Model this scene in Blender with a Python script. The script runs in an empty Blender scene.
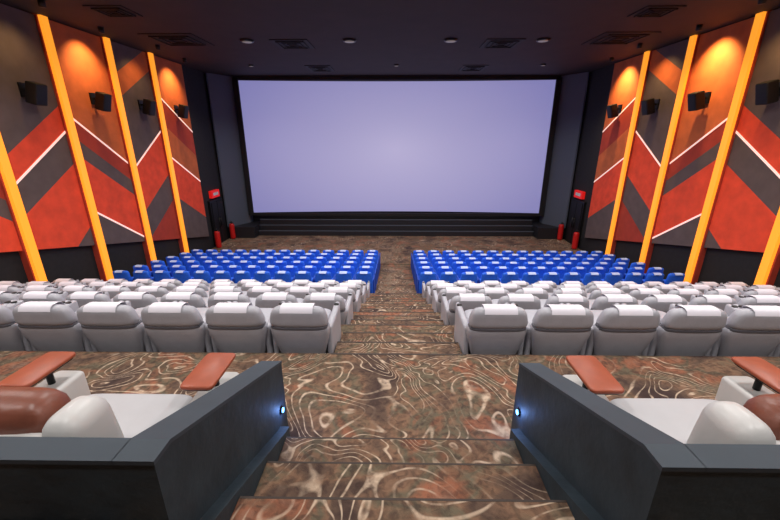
import bpy, bmesh, math, random
from mathutils import Vector, Matrix
random.seed(3)
scene=bpy.context.scene
scene.view_settings.view_transform='Standard'
scene.view_settings.look='None'

# ---------------------------------------------------------------- materials
def s2l(c):
    return tuple(((v/255)/12.92 if v/255<=0.04045 else ((v/255+0.055)/1.055)**2.4) for v in c)+(1,)
def mat(name,rgb,rough=.6,noise=.0,nscale=20,bump=0,bscale=60,emis=None,estr=0,metal=0,spec=None):
    m=bpy.data.materials.new(name); m.use_nodes=True
    nt=m.node_tree; b=nt.nodes['Principled BSDF']
    col=s2l(rgb)
    b.inputs['Base Color'].default_value=col
    b.inputs['Roughness'].default_value=rough
    b.inputs['Metallic'].default_value=metal
    if spec is not None: b.inputs['Specular IOR Level'].default_value=spec
    tc=nt.nodes.new('ShaderNodeTexCoord')
    if noise>0:
        n=nt.nodes.new('ShaderNodeTexNoise'); n.inputs['Scale'].default_value=nscale; n.inputs['Detail'].default_value=4
        nt.links.new(tc.outputs['Object'],n.inputs['Vector'])
        r=nt.nodes.new('ShaderNodeValToRGB')
        r.color_ramp.elements[0].position=.3; r.color_ramp.elements[1].position=.7
        r.color_ramp.elements[0].color=tuple(v*(1-noise) for v in col[:3])+(1,)
        r.color_ramp.elements[1].color=tuple(min(1,v*(1+noise)) for v in col[:3])+(1,)
        nt.links.new(n.outputs['Fac'],r.inputs['Fac']); nt.links.new(r.outputs['Color'],b.inputs['Base Color'])
    if bump>0:
        n=nt.nodes.new('ShaderNodeTexNoise'); n.inputs['Scale'].default_value=bscale; n.inputs['Detail'].default_value=3
        nt.links.new(tc.outputs['Object'],n.inputs['Vector'])
        bp=nt.nodes.new('ShaderNodeBump'); bp.inputs['Strength'].default_value=bump; bp.inputs['Distance'].default_value=.02
        nt.links.new(n.outputs['Fac'],bp.inputs['Height']); nt.links.new(bp.outputs['Normal'],b.inputs['Normal'])
    if emis:
        b.inputs['Emission Color'].default_value=s2l(emis); b.inputs['Emission Strength'].default_value=estr
    return m

M={}
M['ceil']=mat('ceiling_paint',(48,37,32),.8,.15,1.5)
M['black']=mat('black_fabric_wall',(30,29,32),.85,.2,8)
M['screenwall']=mat('screen_wall_black',(24,24,28),.8)
M['mask']=mat('screen_masking',(84,92,106),.7)
M['char']=mat('panel_charcoal',(98,84,82),.8,.12,3,.15,120)
M['terra']=mat('panel_terracotta',(202,104,56),.8,.12,3,.15,120)
M['red']=mat('panel_red',(246,80,48),.8,.14,3,.15,120)
M['dred']=mat('panel_rust',(176,60,42),.8,.12,3,.15,120)
M['line']=mat('panel_led_line',(240,215,210),.5,emis=(255,205,190),estr=.75)
M['strip']=mat('orange_light_strip',(240,140,40),.4,emis=(255,160,42),estr=.95)
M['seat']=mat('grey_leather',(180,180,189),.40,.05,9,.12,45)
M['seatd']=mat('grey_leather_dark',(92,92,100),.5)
M['cover']=mat('white_headrest_cover',(236,232,242),.8)
M['bcover']=mat('blue_seat_headrest_cover',(188,206,246),.8)
M['base']=mat('seat_base_black',(28,28,30),.6)
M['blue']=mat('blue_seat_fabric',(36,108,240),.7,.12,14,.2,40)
M['blued']=mat('blue_seat_arm',(26,72,180),.8)  # darker blue for the seat arms
M['slate']=mat('slate_half_wall',(40,53,61),.65,.28,5,.2,14)
M['slatet']=mat('slate_cap',(58,68,78),.65,.10,4)
M['white']=mat('cream_white_leather',(208,207,206),.4,.03,6,.05,30)
M['lgrey']=mat('light_grey_upholstery',(186,186,190),.5,.03,6,.05,30)
M['brown']=mat('brown_leather',(128,74,58),.38,.12,12,.12,40)
M['wood']=mat('red_brown_table',(162,80,54),.35,.12,10)
M['metal']=mat('dark_metal',(40,40,42),.4,metal=.6)
M['spk']=mat('speaker_black',(14,14,16),.6)
M['redm']=mat('fire_red',(205,30,28),.4)
M['signred']=mat('exit_sign_red',(205,30,28),.4,emis=(230,30,25),estr=.5)
M['signw']=mat('sign_white',(220,220,215),.6)
M['lamp']=mat('downlight_lens',(130,125,120),.4,emis=(255,240,220),estr=.1)
M['diff']=mat('diffuser_dark',(18,15,15),.7)
M['led']=mat('blue_led',(60,120,255),.4,emis=(90,160,255),estr=8)
M['stage']=mat('stage_black',(34,34,40),.5)
M['nose']=mat('stair_nosing',(62,50,44),.7)

# carpet
def carpet():
    m=bpy.data.materials.new('swirl_carpet'); m.use_nodes=True
    nt=m.node_tree; L=nt.links; N=nt.nodes.new
    b=nt.nodes['Principled BSDF']; b.inputs['Roughness'].default_value=.95
    b.inputs['Specular IOR Level'].default_value=.1
    tc=N('ShaderNodeTexCoord')
    def noise(s,d,dist=0,off=0):
        mp=N('ShaderNodeMapping'); mp.inputs['Location'].default_value=(off,off*.7,0)
        L.new(tc.outputs['Object'],mp.inputs['Vector'])
        n=N('ShaderNodeTexNoise'); n.inputs['Scale'].default_value=s; n.inputs['Detail'].default_value=d
        n.inputs['Distortion'].default_value=dist; L.new(mp.outputs['Vector'],n.inputs['Vector']); return n.outputs['Fac']
    def math_(op,a,bb=None,c=None):
        n=N('ShaderNodeMath'); n.operation=op
        for i,v in enumerate((a,bb,c)):
            if v is None: continue
            if isinstance(v,(int,float)): n.inputs[i].default_value=v
            else: L.new(v,n.inputs[i])
        return n.outputs[0]
    def ramp(f,els):
        r=N('ShaderNodeValToRGB'); cr=r.color_ramp
        while len(cr.elements)<len(els): cr.elements.new(.5)
        for e,(p,c) in zip(cr.elements,els): e.position=p; e.color=c
        L.new(f,r.inputs['Fac']); return r.outputs['Color']
    def mix(f,a,bb):
        n=N('ShaderNodeMix'); n.data_type='RGBA'
        L.new(f,n.inputs[0]); 
        for i,v in ((6,a),(7,bb)):
            if isinstance(v,tuple): n.inputs[i].default_value=v
            else: L.new(v,n.inputs[i])
        return n.outputs[2]
    base=ramp(noise(2.0,7,.5),[(.32,s2l((70,56,54))),(.43,s2l((104,84,72))),(.49,s2l((134,104,84))),(.54,s2l((104,96,80))),(.62,s2l((150,98,76))),(.72,s2l((136,116,102)))])
    fine=noise(20,6,.6,5)
    base=mix(ramp(fine,[(.42,(0,0,0,1)),(.66,(.65,.65,.65,1))]),base,s2l((58,46,44)))
    # contour swirls
    h=noise(1.15,1.6,1.1,11)
    t=math_('FRACT',math_('MULTIPLY',h,21.0))
    l=math_('ABSOLUTE',math_('SUBTRACT',t,.5))
    line=ramp(l,[(.04,(1,1,1,1)),(.13,(0,0,0,1))])
    msk=ramp(noise(1.2,2,0,23),[(.45,(.1,.1,.1,1)),(.54,(1,1,1,1))])
    wear=ramp(noise(16,3,0,31),[(.34,(.15,.15,.15,1)),(.58,(1,1,1,1))])
    f=math_('MULTIPLY',math_('MULTIPLY',line,msk),wear)
    f=math_('MULTIPLY',f,.8)
    col=mix(f,base,s2l((214,190,166)))
    L.new(col,b.inputs['Base Color'])
    bp=N('ShaderNodeBump'); bp.inputs['Strength'].default_value=.3; bp.inputs['Distance'].default_value=.01
    L.new(noise(160,2),bp.inputs['Height']); L.new(bp.outputs['Normal'],b.inputs['Normal'])
    return m
M['carpet']=carpet()

def screen_mat():
    m=bpy.data.materials.new('cinema_screen_surface'); m.use_nodes=True
    nt=m.node_tree; L=nt.links; N=nt.nodes.new; b=nt.nodes['Principled BSDF']
    tc=N('ShaderNodeTexCoord'); mp=N('ShaderNodeMapping')
    mp.inputs['Scale'].default_value=(1/9.5,0,1/5.2)
    L.new(tc.outputs['Object'],mp.inputs['Vector'])
    g=N('ShaderNodeVectorMath'); g.operation='LENGTH'; L.new(mp.outputs['Vector'],g.inputs[0])
    r=N('ShaderNodeValToRGB'); cr=r.color_ramp
    cr.elements[0].position=0; cr.elements[0].color=s2l((182,176,214))
    cr.elements[1].position=1; cr.elements[1].color=s2l((132,131,186))
    L.new(g.outputs['Value'],r.inputs['Fac'])
    L.new(r.outputs['Color'],b.inputs['Emission Color']); b.inputs['Emission Strength'].default_value=.9
    b.inputs['Base Color'].default_value=(.12,.11,.13,1); b.inputs['Roughness'].default_value=.8
    return m
M['screen']=screen_mat()

# ---------------------------------------------------------------- mesh helpers
class MB:
    def __init__(s): s.bm=bmesh.new(); s.mats=[]
    def mi(s,k):
        if k not in s.mats: s.mats.append(k)
        return s.mats.index(k)
    def box(s,x0,x1,y0,y1,z0,z1,k):
        v=[s.bm.verts.new(p) for p in ((x0,y0,z0),(x1,y0,z0),(x1,y1,z0),(x0,y1,z0),(x0,y0,z1),(x1,y0,z1),(x1,y1,z1),(x0,y1,z1))]
        i=s.mi(k)
        for f in ((0,3,2,1),(4,5,6,7),(0,1,5,4),(1,2,6,5),(2,3,7,6),(3,0,4,7)):
            fc=s.bm.faces.new([v[j] for j in f]); fc.material_index=i
    def hexa(s,b,t,k):
        n=len(b); a=[s.bm.verts.new(p) for p in b]; c=[s.bm.verts.new(p) for p in t]; i=s.mi(k)
        for f in [a[::-1],c]+[[a[j],a[(j+1)%n],c[(j+1)%n],c[j]] for j in range(n)]:
            fc=s.bm.faces.new(f); fc.material_index=i
    def prism(s,pts,d,k):
        s.hexa([Vector(p) for p in pts],[Vector(p)+Vector(d) for p in pts],k)
    def rings(s,rs,k,smooth=True):
        vs=[[s.bm.verts.new(p) for p in r] for r in rs]; i=s.mi(k); n=len(rs[0])
        for a,b in zip(vs,vs[1:]):
            for j in range(n):
                f=s.bm.faces.new((a[j],a[(j+1)%n],b[(j+1)%n],b[j])); f.material_index=i; f.smooth=smooth
        for r in (vs[0][::-1],vs[-1]):
            f=s.bm.faces.new(r); f.material_index=i; f.smooth=smooth
    def pill(s,z0,z1,fn,r,k,n=24,e=4.0,steps=6,M4=None):
        """vertical loft; fn(t)->(cx,cy,hw,hd); rounded top/bottom edges of radius r"""
        zs=[]
        for q in (0,.12,.35,.65,1): zs.append(z0+r*q)
        for q in range(1,steps): zs.append(z0+r+(z1-z0-2*r)*q/steps)
        for q in (1,.65,.35,.12,0): zs.append(z1-r*q)
        rs=[]
        for z in zs:
            t=(z-z0)/(z1-z0); cx,cy,hw,hd=fn(t)
            dd=min(z-z0,z1-z); sh=0
            if dd<r: sh=r-math.sqrt(max(0,r*r-(r-dd)**2))
            hw=max(.004,hw-sh); hd=max(.004,hd-sh); ring=[]
            for j in range(n):
                a=2*math.pi*j/n; c,q=math.cos(a),math.sin(a)
                p=Vector((cx+hw*math.copysign(abs(c)**(2/e),c),cy+hd*math.copysign(abs(q)**(2/e),q),z))
                if M4: p=M4@p
                ring.append(p)
            rs.append(ring)
        s.rings(rs,k)
    def rbox(s,x0,x1,y0,y1,z0,z1,r,k,e=6,M4=None,n=28):
        s.pill(z0,z1,lambda t:((x0+x1)/2,(y0+y1)/2,(x1-x0)/2,(y1-y0)/2),r,k,n=n,e=e,steps=2,M4=M4)
    def cyl(s,c,r,h,k,axis='z',n=20,r2=None):
        r2=r if r2 is None else r2; rs=[]
        for q,rr in ((0,r),(1,r2)):
            ring=[]
            for j in range(n):
                a=2*math.pi*j/n; u,w=rr*math.cos(a),rr*math.sin(a)
                d={'z':(u,w,q*h),'y':(w,q*h,u),'x':(q*h,u,w)}[axis]
                ring.append(Vector(c)+Vector(d))
            rs.append(ring)
        s.rings(rs,k)
    def mesh(s,name):
        bmesh.ops.recalc_face_normals(s.bm,faces=s.bm.faces[:])
        me=bpy.data.meshes.new(name); s.bm.to_mesh(me); s.bm.free()
        for k in s.mats: me.materials.append(M[k])
        return me
    def obj(s,name,loc=(0,0,0),rot=0):
        me=s.mesh(name); return place(me,name,loc,rot)
def place(me,name,loc=(0,0,0),rot=0,mirror=False):
    o=bpy.data.objects.new(name,me); scene.collection.objects.link(o)
    o.location=loc; o.rotation_euler=(0,0,rot)
    if mirror: o.scale=(-1,1,1)
    return o

# ---------------------------------------------------------------- dimensions (camera at z=0 here, shifted later)
WX=9.03; CZ=2.92; D=20.9; FZ=-5.2
LAND=-2.13; E0=3.3; P=1.3; DR=.45
gfl=[LAND-.37-DR*k for k in range(5)]
NB=6; BP=.84
blY=[10.25+BP*i for i in range(NB)]
bfl=[-4.6-.125*i for i in range(NB)]
AX=.70

# floor
f=MB()
B=-5.6
f.box(-WX,WX,1.04,E0,B,LAND,'carpet')
for k,z in enumerate(gfl):
    f.box(-WX,WX,E0+P*k,E0+P*(k+1),B,z,'carpet')
f.box(-WX,WX,E0+P*5,blY[0]+.4,B,bfl[0],'carpet')
for i in range(1,NB):
    f.box(-WX,WX,blY[i]-.44,blY[i]+.4 if i<NB-1 else 15,B,bfl[i],'carpet')
f.box(-WX,WX,15,D,B,FZ-.001,'carpet')
f.box(-WX,WX,-4,1.04,B,-2.13,'carpet')
f.obj('floor')
# aisle stairs
a=MB()
prev=LAND
for k,z in enumerate(gfl+[bfl[0]]):
    dz=prev-z; e=E0+P*k
    if k<5:
        for q in (1,2):
            y0=e+P/3*(q-1); zt=prev-dz*q/3
            a.box(-AX,AX,y0,y0+P/3,z,zt,'carpet')
            a.box(-AX,AX,y0+P/3-.02,y0+P/3+.004,zt-.02,zt+.003,'nose')
    a.box(-AX,AX,e-.02,e+.004,prev-.02,prev+.003,'nose')
    prev=z
a.obj('aisle_stairs')
# foreground stairs
s=MB()
W=.785
for i in range(5):
    yn=2.01-.35*i; zt=-1.97+.16*i
    yb=yn-.35 if i<4 else -3.98
    s.box(-W,W,yb,yn,-2.13,zt,'carpet')
    s.box(-W,W,yn-.008,yn+.004,zt-.03,zt+.001,'nose')
s.obj('carpeted_stairs')
rp=MB(); rp.box(-WX,-.80,-4,.94,-2.13,-1.33,'carpet'); rp.box(.80,WX,-4,.94,-2.13,-1.33,'carpet'); rp.obj('floor_rear_platform')

# half walls
HX=.853
for sg in (-1,1):
    h=MB()
    def prof(o,za,zb_):  # side profile, flat at the corner then sloping down with the stair
        return [(.95-o,za),(1.045,za),(2.26+o,zb_)]
    x0,x1=sg*HX,sg*(HX+.14)
    p=[(x0,.95,LAND-.02),(x0,2.26,LAND-.02)]+[(x0,y,z) for y,z in prof(0,-1.055,-1.545)[::-1]]
    h.prism(p,(x1-x0,0,0),'slate')
    xo=sg*(HX-.003)
    lo_=prof(.003,-1.055,-1.547); hi_=prof(.003,-1.037,-1.527)
    h.prism([(xo,y,z) for y,z in lo_]+[(xo,y,z) for y,z in hi_[::-1]],(x1-x0+sg*.006,0,0),'slatet')
    xa,xb=sorted((sg*(HX+.14),sg*WX))
    h.box(xa,xb,.95,1.045,LAND-.02,-1.055,'slate')
    h.box(xa,xb,.947,1.048,-1.055,-1.037,'slatet')
    # stringer filling between wall and stair
    pts=[(sg*.788,.955,LAND-.02),(sg*.788,2.10,LAND-.02),(sg*.788,2.10,-1.96),(sg*.788,2.02,-1.935),(sg*.788,.955,-1.45)]
    h.prism(pts,(sg*(HX-.789),0,0),'slate')
    h.obj('half_wall')
    l=MB()
    l.cyl((sg*HX,2.15,-1.86),.028,-sg*.012,'metal','x')
    l.cyl((sg*(HX-.012),2.15,-1.86),.018,-sg*.006,'led','x')
    l.obj('step_light')
    ld=bpy.data.lights.new('step_light_glow','POINT'); ld.energy=.9; ld.color=(.2,.4,1); ld.shadow_soft_size=.02
    lo=bpy.data.objects.new('step_light_glow',ld); lo.location=(sg*(HX-.05),2.15,-1.86); scene.collection.objects.link(lo)

# walls / ceiling
c=MB(); c.box(-9.3,9.3,-4.2,D+.2,CZ,CZ+.15,'ceil'); c.obj('ceiling')
for sg,n in ((-1,'left'),(1,'right')):
    w=MB(); xa,xb=sorted((sg*9.14,sg*9.3)); w.box(xa,xb,-4.2,D+.2,B,CZ,'black')
    w.obj('wall_'+n)
w=MB(); w.box(-9.3,9.3,D,D+.2,B,CZ,'screenwall'); w.obj('wall_front')
w=MB(); w.box(-9.3,9.3,-4.2,-4,B,CZ,'black'); w.obj('wall_back')

# screen (slightly curved)
bm=MB(); SW=7.98; zt,zb=2.72,-4.02; cz=(zt+zb)/2; n=32
def sy(x): return .45*(1-(x/SW)**2)
i=bm.mi('screen'); rows=[]
for j in range(n+1):
    x=-SW+2*SW*j/n
    rows.append((bm.bm.verts.new((x,sy(x),zb-cz)),bm.bm.verts.new((x,sy(x),zt-cz))))
for p,q in zip(rows,rows[1:]):
    fc=bm.bm.faces.new((p[0],q[0],q[1],p[1])); fc.material_index=i; fc.smooth=True
scr=bm.obj('cinema_screen',(0,20.35,cz))
# masking frame
fr=MB()
for sg in (-1,1):
    xa,xb=sorted((sg*(SW+.0),sg*(SW+.26))); fr.box(xa,xb,20.25,20.8,zb-.15,zt+.1,'screenwall')
    pts=[(sg*(SW+.26),20.4,-4.6),(sg*8.98,19.2,-4.6),(sg*9.05,19.2,-4.6),(sg*9.05,20.8,-4.6),(sg*(SW+.26),20.8,-4.6)]
    fr.prism(pts,(0,0,4.6+2.9),'mask')
fr.box(-SW-.2,SW+.2,20.25,20.8,zt,CZ-.02,'screenwall')
fr.box(-SW-.2,SW+.2,20.22,20.34,zb-.15,zb,'screenwall')
fo=fr.obj('screen_frame',(0,-20.35,-cz)); fo.parent=scr
# stage
st=MB()
for q,(y,z) in enumerate(((19.75,-4.92),(19.95,-4.64),(20.15,-4.36))):
    st.box(-7.6,7.6,y,20.2,FZ if q==0 else z-.28,z,'stage')
    st.box(-7.6,7.6,y-.01,y+.03,z-.03,z+.004,'mask')
st.obj('stage_steps')
for sg in (-1,1):
    pl=MB(); xa,xb=sorted((sg*7.62,sg*9.02)); pl.box(xa,xb,19.2,20.8,FZ,-4.6,'stage')
    pl.obj('trim_1' if sg<0 else 'trim_2')

# ---------------------------------------------------------------- side wall panels
SY=[4.3,6.4,8.5,10.6,12.75,14.9,17.2]
def bottom(y): return -2.8-(y-9.25)*.223
def clip(poly,fn):
    out=[]
    for p,q in zip(poly,poly[1:]+poly[:1]):
        a,b=fn(p),fn(q)
        if a>=0: out.append(p)
        if (a>=0)!=(b>=0):
            t=a/(a-b); out.append((p[0]+(q[0]-p[0])*t,p[1]+(q[1]-p[1])*t))
    return out
# boundaries, top -> bottom : (z at y0, z at y1, colour below)
A_=[('char',),(-.45,.80,'red'),(-1.07,.18,'line'),(-1.13,.12,'char'),(-1.85,-.7,'red'),(-3.9,-2.5,'char')]
B_=[('terra',),(.60,-.80,'line'),(.54,-.86,'dred'),(.0,-1.4,'char'),(-.5,-1.9,'red'),(-2.05,-3.35,'line'),(-2.11,-3.41,'char')]
C_=[('char',),(1.9,3.0,'terra'),(1.2,2.3,'char'),(-1.0,.25,'line'),(-1.06,.19,'red'),(-2.6,-1.4,'char'),(-3.6,-2.4,'dred')]
D_=[('terra',),(1.55,.25,'line'),(1.49,.19,'dred'),(.5,-.8,'terra'),(-.65,-1.9,'line'),(-.71,-1.96,'red'),(-2.3,-3.6,'char')]
defs=[D_,B_,A_,B_,C_,D_]
for sg in (-1,1):
    for pi in range(6):
        y0,y1=SY[pi]+.12,SY[pi+1]-.12
        if pi==5: y1=17.1
        d=defs[pi]; mb=MB()
        rect=[(y0,bottom(y0)),(y1,bottom(y1)),(y1,CZ-.03),(y0,CZ-.03)]
        for bi in range(len(d)):
            col=d[bi][-1]; poly=rect
            if bi>0:
                za,zc=d[bi][0],d[bi][1]
                poly=clip(poly,lambda p:za+(zc-za)*(p[0]-y0)/(y1-y0)-p[1])
            if poly and bi+1<len(d):
                zd,ze=d[bi+1][0],d[bi+1][1]
                poly=clip(poly,lambda p:p[1]-(zd+(ze-zd)*(p[0]-y0)/(y1-y0)))
            if len(poly)<3: continue
            th=.105 if col!='line' else .12
            mb.prism([(sg*9.135,p[0],p[1]) for p in poly],(-sg*th,0,0),col)
        mb.obj('acoustic_wall_panel')
    for si,y in enumerate(SY):
        if si==6: continue
        mb=MB(); xa,xb=sorted((sg*9.135,sg*8.90))
        zlo=bottom(y)-1.15
        mb.box(xa,xb,y-.10,y+.10,zlo,CZ-.02,'strip')
        xa,xb=sorted((sg*9.135,sg*8.98)); mb.box(xa,xb,y-.14,y+.14,zlo,CZ-.02,'dred')
        mb.obj('wall_light_strip')
    # speakers
    for y in (7.45,9.6,11.75,13.9,16.1):
        mb=MB()
        R=Matrix.Translation((sg*8.74,y,1.0))@Matrix.Rotation(sg*math.radians(-16),4,'Y')
        mb.rbox(-.14,.14,-.16,.16,-.25,.25,.03,'spk',e=10,M4=R)
        xa,xb=sorted((sg*8.74,sg*9.03)); mb.box(xa,xb,y-.03,y+.03,1.05,1.11,'metal')
        xa,xb=sorted((sg*8.99,sg*9.03)); mb.box(xa,xb,y-.12,y+.12,.92,1.24,'metal')
        mb.obj('wall_speaker')
    # exit doors
    mb=MB(); xa,xb=sorted((sg*9.135,sg*9.02))
    mb.box(xa,xb,17.65,18.95,FZ,-2.95,'metal')
    xa,xb=sorted((sg*9.03,sg*8.99)); mb.box(xa,xb,17.75,18.28,FZ+.05,-3.05,'spk'); mb.box(xa,xb,18.32,18.85,FZ+.05,-3.05,'spk')
    for yy in (18.2,18.4):
        mb.cyl((sg*8.95,yy,-4.35),.02,.5,'metal')
        for zz in (-4.3,-3.9): mb.cyl((sg*8.95,yy,zz),.012,sg*.05,'metal','x',n=8)
    mb.obj('door_1' if sg<0 else 'door_2')
    mb=MB(); xa,xb=sorted((sg*9.13,sg*8.98)); mb.box(xa,xb,17.9,18.7,-2.85,-2.5,'signred')
    xa,xb=sorted((sg*8.985,sg*8.975)); mb.box(xa,xb,18.05,18.55,-2.74,-2.6,'signw'); mb.obj('exit_sign')
    # fire extinguisher
    for yy in (17.35,19.05):
        mb=MB()
        mb.pill(FZ,FZ+.85,lambda t:(0,0,.13,.13),.08,'redm',e=2,n=18)
        mb.cyl((0,0,FZ+.84),.04,.12,'metal'); mb.box(-.02,.02,-.16,.03,FZ+.93,FZ+.96,'metal'); mb.cyl((.09,-.02,FZ+.35),.02,.55,'spk')
        mb.obj('fire_extinguisher',(sg*8.75,yy,0))

# ceiling items
for X,Y,sx,sy_ in ((-3.43,13.7,.6,.6),(3.43,13.7,.6,.6),(-6.9,13.1,.8,.75),(6.9,13.1,.8,.75),(-3.4,18.2,.55,.7),(3.4,18.2,.55,.7),(6.3,10.5,.45,.4),(-6.9,10.3,.45,.4)):
    mb=MB(); z=CZ-.004
    mb.box(X-sx,X+sx,Y-sy_,Y+sy_,z-.02,z,'diff')
    for q in range(1,4):
        u,w=sx*q/4,sy_*q/4
        for (a0,a1,b0,b1) in ((-u,u,-w,-w+.03),(-u,u,w-.03,w),(-u,-u+.03,-w,w),(u-.03,u,-w,w)):
            mb.box(X+a0,X+a1,Y+b0,Y+b1,z-.05,z-.02,'diff')
    mb.obj('air_diffuser')
lights=[(x,y) for y in (0.5,4.5,8.6,13.2) for x in (-4.76,-1.5,1.7,4.6)]+[(-7.2,2.5),(7.2,2.5),(-7.2,6.5),(7.2,6.5),(-6.2,17.4),(0,17.4),(6.2,17.4)]  # row above the blue seats is real downlights; other rows are added fill
for X,Y in lights:
    mb=MB(); r_=.2 if Y<17 else .1
    mb.cyl((X,Y,CZ-.05),r_,.05,'metal',n=28,r2=r_*1.1); mb.cyl((X,Y,CZ-.056),r_*.75,.006,'lamp',n=28)
    mb.obj('ceiling_downlight_and_fill')
    ld=bpy.data.lights.new('downlight_and_fill_lamp','SPOT'); ld.energy={0.5:260,4.5:300,8.6:380,13.2:460,17.4:330}.get(Y,280)
    ld.spot_size=math.radians(160 if Y<17 else 130); ld.spot_blend=1; ld.shadow_soft_size=.12; ld.color=(1,.95,.91)
    lo=bpy.data.objects.new('downlight_and_fill_lamp',ld); lo.location=(X,Y,CZ-.2); scene.collection.objects.link(lo)
# warm wall washers
for sg in (-1,1):
    for y in (5.35,7.45,9.55,11.7,13.8,16.0):
        hot= y in (11.7,16.0)
        xl=sg*(8.3 if hot else 8.0)
        mb=MB(); mb.cyl((xl,y,CZ-.14),.07,.14,'spk'); mb.obj('wall_washer_lamp')
        ld=bpy.data.lights.new('wall_washer','SPOT'); ld.energy=(260 if hot else 80)*(1.8 if sg>0 else .9)
        ld.color=(1,.64,.24); ld.spot_size=math.radians(95); ld.spot_blend=1; ld.shadow_soft_size=.05
        lo=bpy.data.objects.new('wall_washer',ld); lo.location=(xl,y,CZ-.2); scene.collection.objects.link(lo)
        dv=Vector((sg*1.0,0,-1.4)); lo.rotation_euler=dv.to_track_quat('-Z','Y').to_euler()

# ---------------------------------------------------------------- grey recliner
def grey_seat():
    m=MB()
    lean=lambda z:-.02-.16*(z-.2)
    m.rbox(-.27,.27,-.12,.38,0,.14,.02,'base')
    # seat box and cushion, leg rest
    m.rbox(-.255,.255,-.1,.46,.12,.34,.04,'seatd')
    m.rbox(-.25,.25,-.08,.50,.32,.46,.06,'seat',e=5)
    m.rbox(-.25,.25,.44,.53,.10,.36,.03,'seat',e=5)
    # lower back shell
    def back(t):
        z=.10+.50*t
        return (0,-.13+lean(z),.215+.100*min(1,t*1.25),.085+.015*t)
    m.pill(.10,.605,back,.05,'seat',e=4.2)
    # upper shell / head cushion
    def head(t):
        z=.58+.25*t
        return (0,-.145+lean(z),.312-.05*t*t,.100-.02*t)
    m.pill(.585,.83,head,.07,'seat',e=3.4,steps=4)
    # inner lumbar cushion
    m.pill(.42,.64,lambda t:(0,-.03+lean(.5),.23,.06),.05,'seat',e=4)
    # arms
    for s_ in (-1,1):
        def arm(t,s_=s_): return (s_*.30,.13,.034+.004*t,.33)
        m.pill(.05,.56,arm,.03,'seat',e=5)
        m.cyl((s_*.30,.36,.555),.03,.012,'base',n=14)
    # seam piping
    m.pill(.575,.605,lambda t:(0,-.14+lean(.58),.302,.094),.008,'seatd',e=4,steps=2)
    # cover draped over headrest
    prof=[(-.352,.785),(-.335,.825),(-.30,.845),(-.24,.845),(-.20,.834),(-.178,.80),(-.168,.74)]
    i=m.mi('cover'); pv=[]
    for y,z in prof: pv.append([m.bm.verts.new((x,y+.012,z)) for x in (-.17,-.08,0,.08,.17)])
    for a_,b_ in zip(pv,pv[1:]):
        for j in range(4):
            fc=m.bm.faces.new((a_[j],a_[j+1],b_[j+1],b_[j])); fc.material_index=i; fc.smooth=True
    return m.mesh('recliner_seat')
def blue_seat():
    m=MB()
    m.rbox(-.22,.22,-.05,.30,0,.22,.02,'base')
    m.rbox(-.25,.25,-.06,.42,.22,.46,.06,'blue',e=5)
    lean=lambda z:-.12*(z-.3)
    m.pill(.12,.86,lambda t:(0,-.12+lean(.12+.74*t),.26-.035*t*t,.07+.012*math.sin(t*6)),.06,'blue',e=3.8)
    for s_ in (-1,1):
        m.pill(0,.60,lambda t,s_=s_:(s_*.272,.10,.025,.23),.02,'blued',e=5,n=18)
    i=m.mi('bcover'); pv=[]
    for y,z in [(-.283,.835),(-.255,.872),(-.20,.878),(-.15,.865),(-.125,.83),(-.115,.76)]:
        pv.append([m.bm.verts.new((x,y+.005,z)) for x in (-.11,0,.11)])
    for a_,b_ in zip(pv,pv[1:]):
        for j in range(2):
            fc=m.bm.faces.new((a_[j],a_[j+1],b_[j+1],b_[j])); fc.material_index=i; fc.smooth=True
    return m.mesh('blue_cinema_seat')
gm=grey_seat(); bm_=blue_seat()
for k,z in enumerate(gfl):
    for sg in (-1,1):
        for j in range(12):
            place(gm,'grey_recliner_seat',(sg*(AX+.35+.68*j),E0+P*k+.42,z),0)
for k,z in enumerate(bfl):
    for sg in (-1,1):
        for j in range(13):
            place(bm_,'blue_cinema_seat',(sg*(.62+.32+.6*j),blY[k],z),0)

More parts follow.
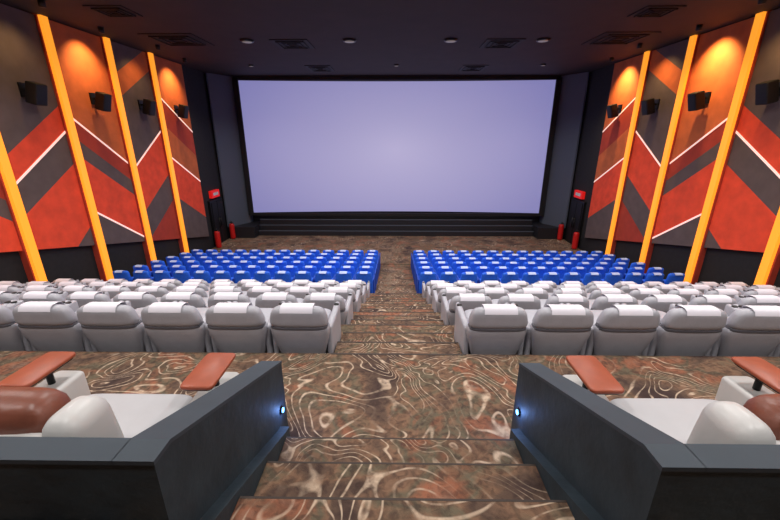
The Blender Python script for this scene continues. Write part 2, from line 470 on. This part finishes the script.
# ---------------------------------------------------------------- pods : lounge sofa + tray tables
def lounge():
    m=MB()  # origin: floor centre, faces +Y ; inner side is +X
    m.rbox(-.40,.40,.10,1.0,0,.12,.02,'base')
    m.rbox(-.41,.40,.06,1.10,.08,.30,.05,'lgrey',e=9)
    m.rbox(-.40,.39,.14,.66,.28,.42,.05,'lgrey',e=9)
    m.rbox(-.40,.39,.665,1.11,.27,.41,.05,'lgrey',e=9)
    m.rbox(.395,.70,.06,.84,.05,.42,.04,'lgrey',e=9)
    m.rbox(-.55,-.405,.06,.84,.05,.55,.05,'white',e=6)
    # brown back cushion
    m.pill(.36,1.02,lambda t:(-.03,.26-.05*t,.38,.09),.08,'brown',e=4)
    m.pill(.90,1.10,lambda t:(-.02,.21,.38,.11),.09,'brown',e=5)
    # shell
    m.pill(.05,.99,lambda t:(0,.085,.55,.06),.05,'white',e=5)
    for s_ in (-1,1):
        m.pill(.30,1.09,lambda t,s_=s_:(s_*.48,.19-.03*t,.10-.02*max(0,t-.7)/.3,.15-.04*t),.08,'white',e=3.0,n=32)
    return m.mesh('lounge_sofa')
lm=lounge()
def table():
    m=MB()
    m.rbox(-.11,.11,-.20,.20,.60,.63,.012,'wood',e=9)
    m.rbox(-.095,.095,-.185,.185,.585,.602,.006,'metal',e=9)
    m.cyl((.0,.05,.45),.022,.14,'metal')
    m.rbox(-.11,.11,-.19,.22,0,.46,.03,'white',e=8)
    m.rbox(-.08,.09,-.21,-.18,.34,.43,.01,'spk',e=8)
    return m.mesh('tray_table')
tm=table()
for sg in (-1,1):
    for n_ in range(3):
        o=place(lm,'lounge_sofa',(sg*(1.84+2.5*n_),1.06,LAND),0,mirror=(sg>0))
        for xx in (1.305,2.49):
            o=place(tm,'tray_table',(sg*(xx+2.5*n_),2.13,LAND),0,mirror=(sg>0))

# ---------------------------------------------------------------- world + camera
w=bpy.data.worlds.new('World'); scene.world=w; w.use_nodes=True
w.node_tree.nodes['Background'].inputs[0].default_value=(.5,.5,.55,1); w.node_tree.nodes['Background'].inputs[1].default_value=.1
cd=bpy.data.cameras.new('camera'); cam=bpy.data.objects.new('camera',cd); scene.collection.objects.link(cam)
cd.sensor_width=36; cd.lens=367/780*36; cd.clip_start=.02
cam.location=(-.04,0,0); cam.rotation_euler=(math.radians(90-18.5),0,math.radians(.77))
scene.camera=cam
for o in scene.objects:
    if o.parent is None: o.location.z+=5.2
